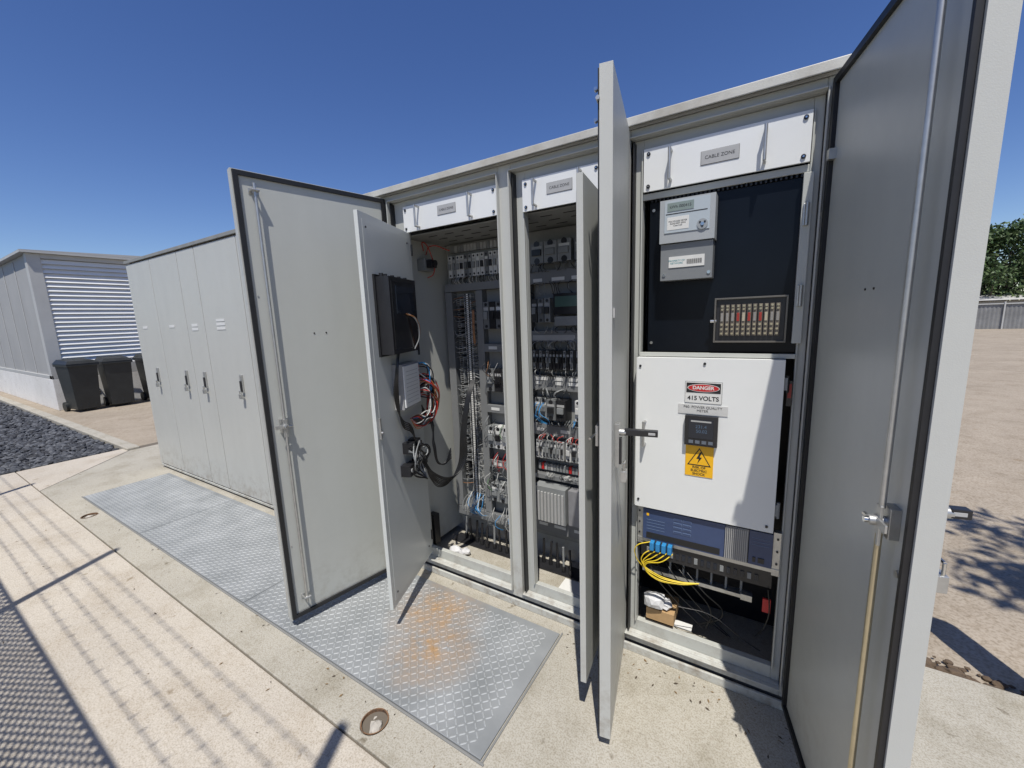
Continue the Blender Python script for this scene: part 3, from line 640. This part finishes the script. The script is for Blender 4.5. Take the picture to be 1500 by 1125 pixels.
b.add([(bx-L_-.1,by-.08,3.252),(bx+.08,by-.08,3.252),(bx+.08,by+W_/2,3.40),(bx-L_-.1,by+W_/2,3.40)],[(0,1,2,3)],wall); b.add([(bx+.08,by+W_+.1,3.252),(bx-L_-.1,by+W_+.1,3.252),(bx-L_-.1,by+W_/2,3.40),(bx+.08,by+W_/2,3.40)],[(0,1,2,3)],wall); b.add([(bx+.08,by-.08,3.252),(bx+.08,by+W_+.1,3.252),(bx+.08,by+W_/2,3.40)],[(0,1,2)],trim)
b.done('roof',bld)
binm=M('bin_plastic',(.018,.02,.02),.45,0,.3,6)
def wheelie(x,y,rot):
    E=empty('wheelie_bin',None,(x,y,-.05),rot)
    b=B()
    bw,bd,tw,td,h=.18,.24,.225,.32,1.0
    b.add([(-bd,-bw,.06),(bd,-bw,.06),(bd,bw,.06),(-bd,bw,.06),(-td,-tw,h),(td,-tw,h),(td,tw,h),(-td,tw,h)],[(0,3,2,1),(0,1,5,4),(1,2,6,5),(2,3,7,6),(3,0,4,7),(4,5,6,7)],binm)
    b.box(-td-.02,td+.03,-tw-.02,tw+.02,h-.05,h-.0,binm); 
    b.add([(-td-.03,-tw-.03,h+.002),(td+.04,-tw-.03,h+.002),(td+.04,tw+.03,h+.002),(-td-.03,tw+.03,h+.002),(-td+.03,-tw+.03,h+.09),(td-.06,-tw+.03,h+.06),(td-.06,tw-.03,h+.06),(-td+.03,tw-.03,h+.09)],[(0,3,2,1),(0,1,5,4),(1,2,6,5),(2,3,7,6),(3,0,4,7),(4,5,6,7)],binm)
    b.cyl((-td-.07,-tw+.05,h+.01),(-td-.07,tw-.05,h+.01),.014,binm); 
    for s in (-1,1): b.cyl((-bd-.02,s*(bw-.02),.1),(-bd-.02,s*(bw+.04),.1),.1,binm,20); b.cyl((-td-.07,s*(tw-.06),h+.01),(-td,s*(tw-.06),h-.03),.012,binm)
    for s in (-.12,0,.12): b.box(bd-.03,bd+.012,s-.012,s+.012,.12,.5,binm)
    b.done('bin_body',E,.008)
wheelie(-12.15,.68,.1); wheelie(-12.15,1.26,-.06); wheelie(-12.1,1.92,.04)
# ================================================================== FAR WALL, TREES
corr=M('corrugated_zinc',(.24,.24,.235),.55,.2,.25,1.5)
b=B(); n=700; xs_=[-10+i*.085 for i in range(n)]
vs=[];fs=[]
for i,x in enumerate(xs_): 
    y=33+(.03 if i%2 else 0); vs+=[(x,y,-.05),(x,y,1.38)]
    if i: fs.append((2*i-2,2*i,2*i+1,2*i-1))
b.add(vs,fs,corr); 
for i in range(25): b.box(-10+i*2.4,-9.94+i*2.4,32.9,32.96,-.05,1.5,trim)
b.box(-10,49,32.94,33.0,1.36,1.42,trim)
b.done('corrugated_fence')
sh=M('shed_roof',(.50,.49,.46),.5,0,.1,1)
b=B(); b.box(8,40,38,46,-.05,1.55,wall); b.add([(7.6,37.5,1.6),(40,37.5,1.6),(40,42,2.15),(7.6,42,2.15)],[(0,1,2,3)],sh); b.add([(7.6,46.4,1.6),(7.6,42,2.15),(40,42,2.15),(40,46.4,1.6)],[(0,1,2,3)],sh); b.done('long_shed')
leafs=[M('leaf_a',(.055,.095,.025),.6,0,.3,4),M('leaf_b',(.035,.07,.018),.6,0,.3,4),M('leaf_c',(.09,.13,.04),.6,0,.3,4)]
bark=M('bark',(.12,.09,.065),.9,0,.3,8)
def tree(x,y,h,rx,nleaf,ls,zb,name='tree',clumps=26,seed=1):
    rs=np.random.RandomState(seed); rr=random.Random(seed)
    E=empty(name,None,(x,y,-.05))
    b=B(); b.cyl((0,0,0),(.1,.05,zb*.9),.035*h,bark,10,.024*h)
    cl=[]
    for k in range(clumps):
        t=rr.uniform(0,6.28); q=math.sqrt(rr.random())*rx*.78; z=zb+rr.random()**.8*(h-zb)*.9
        q*=math.sqrt(max(.15,1-((z-zb-(h-zb)*.4)/((h-zb)*.75))**2))
        c=(q*math.cos(t),q*math.sin(t),z); cl.append(c)
        b.cyl((.1,.05,zb*.85),(c[0]*.5,c[1]*.5,(zb*.85+z)/2),.012*h,bark,6,.007*h); b.cyl((c[0]*.5,c[1]*.5,(zb*.85+z)/2),c,.007*h,bark,6,.002*h)
    b.done('trunk_and_limbs',E)
    per=nleaf//clumps; V=[];F=[];mi=[];n=0
    for c in cl:
        cr=rx*rs.uniform(.22,.36); shade=rs.randint(3)
        p=rs.normal(size=(per,3)); p/=np.linalg.norm(p,axis=1)[:,None]; p*= (rs.rand(per,1)**.45)*cr*np.array([1,1,.75])
        p+=np.array(c)
        a=rs.normal(size=(per,3)); a/=np.linalg.norm(a,axis=1)[:,None]; d=rs.normal(size=(per,3)); d-= (d*a).sum(1)[:,None]*a; d/=np.linalg.norm(d,axis=1)[:,None]
        s=ls*rs.uniform(.6,1.3,(per,1))
        q=np.stack([p-a*s,p+d*s*.45,p+a*s,p-d*s*.45],1).reshape(-1,3); V.append(q)
        F+=[(n+4*i,n+4*i+1,n+4*i+2,n+4*i+3) for i in range(per)]; n+=4*per; mi+=[shade if rs.rand()<.75 else rs.randint(3) for _ in range(per)]
    me=bpy.data.meshes.new('foliage'); me.from_pydata(np.concatenate(V).tolist(),[],F)
    for m in leafs: me.materials.append(m)
    me.polygons.foreach_set('material_index',mi); me.update(); o=bpy.data.objects.new('foliage',me); COL.objects.link(o); o.parent=E
tree(13.6,41.5,7.0,4.1,14000,.15,.8,clumps=54,seed=3); tree(18.6,43,7.3,3.8,9000,.16,1.0,clumps=44,seed=4); tree(26,48,8,4,6000,.18,1.6,clumps=34,seed=5); tree(10.6,50,5.6,3.0,5000,.18,.8,clumps=26,seed=8)
tree(3.0,-.25,5.2,1.15,2600,.07,3.1,clumps=15,seed=6)   # tree just right of the frame, dapples the lot
bo=empty('bollard',None,(1.08,.47,0)); b=B(); bp_=M('bollard_paint',(.6,.42,.04),.45,0,.1,6)
b.cyl((0,0,-.02),(0,0,1.08),.076,bp_,28); b.cyl((0,0,1.08),(0,0,1.125),.076,bp_,28,.06); b.cyl((0,0,1.125),(0,0,1.155),.06,bp_,28,.025); b.cyl((0,0,0),(0,0,.015),.12,zinc,24); b.cyl((0,0,.8),(0,0,.9),.0775,label,28); b.done('post',bo,0)
# ================================================================== SECURITY FENCE behind the photographer
fn=empty('security_fence',None,(0,-2.2,0)); b=B(); H=3.05
for x in (-8.49,-5.89,-3.29,-.69): b.box(x-.022,x+.022,-.022,.022,0,H,zinc)
for z in (2.08,2.30,2.52,2.74):
    b.cyl((-8.5,0,z+R(-.01,.01)),(-.68,0,z+R(-.015,.015)),.0028,zinc,6)
    x=-8.4
    while x<-.75:
        b.cyl((x,-.012,z-.012),(x+.008,.012,z+.012),.003,zinc,4); b.cyl((x,.012,z-.012),(x+.008,-.012,z+.012),.003,zinc,4); x+=.11
b.cyl((-8.5,0,1.82),(-.68,0,1.82),.011,zinc,8)
h=1.8; p=.065
for k in range(int((7.8+h)/p)):
    for sg in (1,-1):
        xa=-8.47-(h if sg>0 else 0)+k*p
        xb=(xa+h if sg>0 else xa-h)
        def cl(xa,za,xb,zb):
            lo,hi=-8.47,-.71
            t0,t1=0.,1.; dx=xb-xa
            if dx>0: t0=max(t0,(lo-xa)/dx); t1=min(t1,(hi-xa)/dx)
            else: t0=max(t0,(hi-xa)/dx); t1=min(t1,(lo-xa)/dx)
            if t0>=t1: return None
            return (xa+dx*t0,za+(zb-za)*t0,xa+dx*t1,za+(zb-za)*t1)
        c=cl(xa,.02,xb,h)
        if c: b.cyl((c[0],.004*sg,c[1]),(c[2],.004*sg,c[3]),.006,zinc,4)
b.done('mesh_and_posts',fn)

# ================================================================== LIGHT
S=Vector((.50,-1,2.4)).normalized()
sun=bpy.data.lights.new('sun','SUN'); sun.energy=5.0; sun.angle=math.radians(.53); sun.color=(1,.96,.9)
so=bpy.data.objects.new('sun',sun); COL.objects.link(so); so.rotation_euler=S.to_track_quat('Z','Y').to_euler(); so.location=(2,-6,12)
w=bpy.data.worlds.new('World'); scene.world=w; w.use_nodes=True
nt=w.node_tree; sk=nt.nodes.new('ShaderNodeTexSky'); sk.sky_type='NISHITA'; sk.sun_disc=False
sk.sun_elevation=math.asin(S.z); sk.sun_rotation=math.atan2(S.x,S.y); sk.altitude=600; sk.air_density=1.0; sk.dust_density=.3; sk.ozone_density=3.0
hs=nt.nodes.new('ShaderNodeHueSaturation'); hs.inputs['Saturation'].default_value=1.20; hs.inputs['Value'].default_value=1.12; hs.inputs['Hue'].default_value=.515
bg=nt.nodes['Background']; bg.inputs['Strength'].default_value=.10; nt.links.new(sk.outputs[0],hs.inputs['Color']); nt.links.new(hs.outputs[0],bg.inputs[0])
# ================================================================== CAMERA
cx=Vector((969,-62,593)).normalized(); cz=Vector((-130,3640,593)); cz=(cz-cx*cz.dot(cx)).normalized(); cy=cz.cross(cx)
cam=bpy.data.cameras.new('camera'); cam.sensor_width=36; cam.lens=593/1500*36; cam.clip_start=.02; cam.clip_end=2000
co=bpy.data.objects.new('camera',cam); COL.objects.link(co)
co.matrix_world=Matrix.Translation((0,-1.7,1.56))@Matrix((cx,cy,cz)).to_4x4()
scene.camera=co
scene.view_settings.view_transform='Standard'; scene.view_settings.look='None'; scene.view_settings.exposure=0
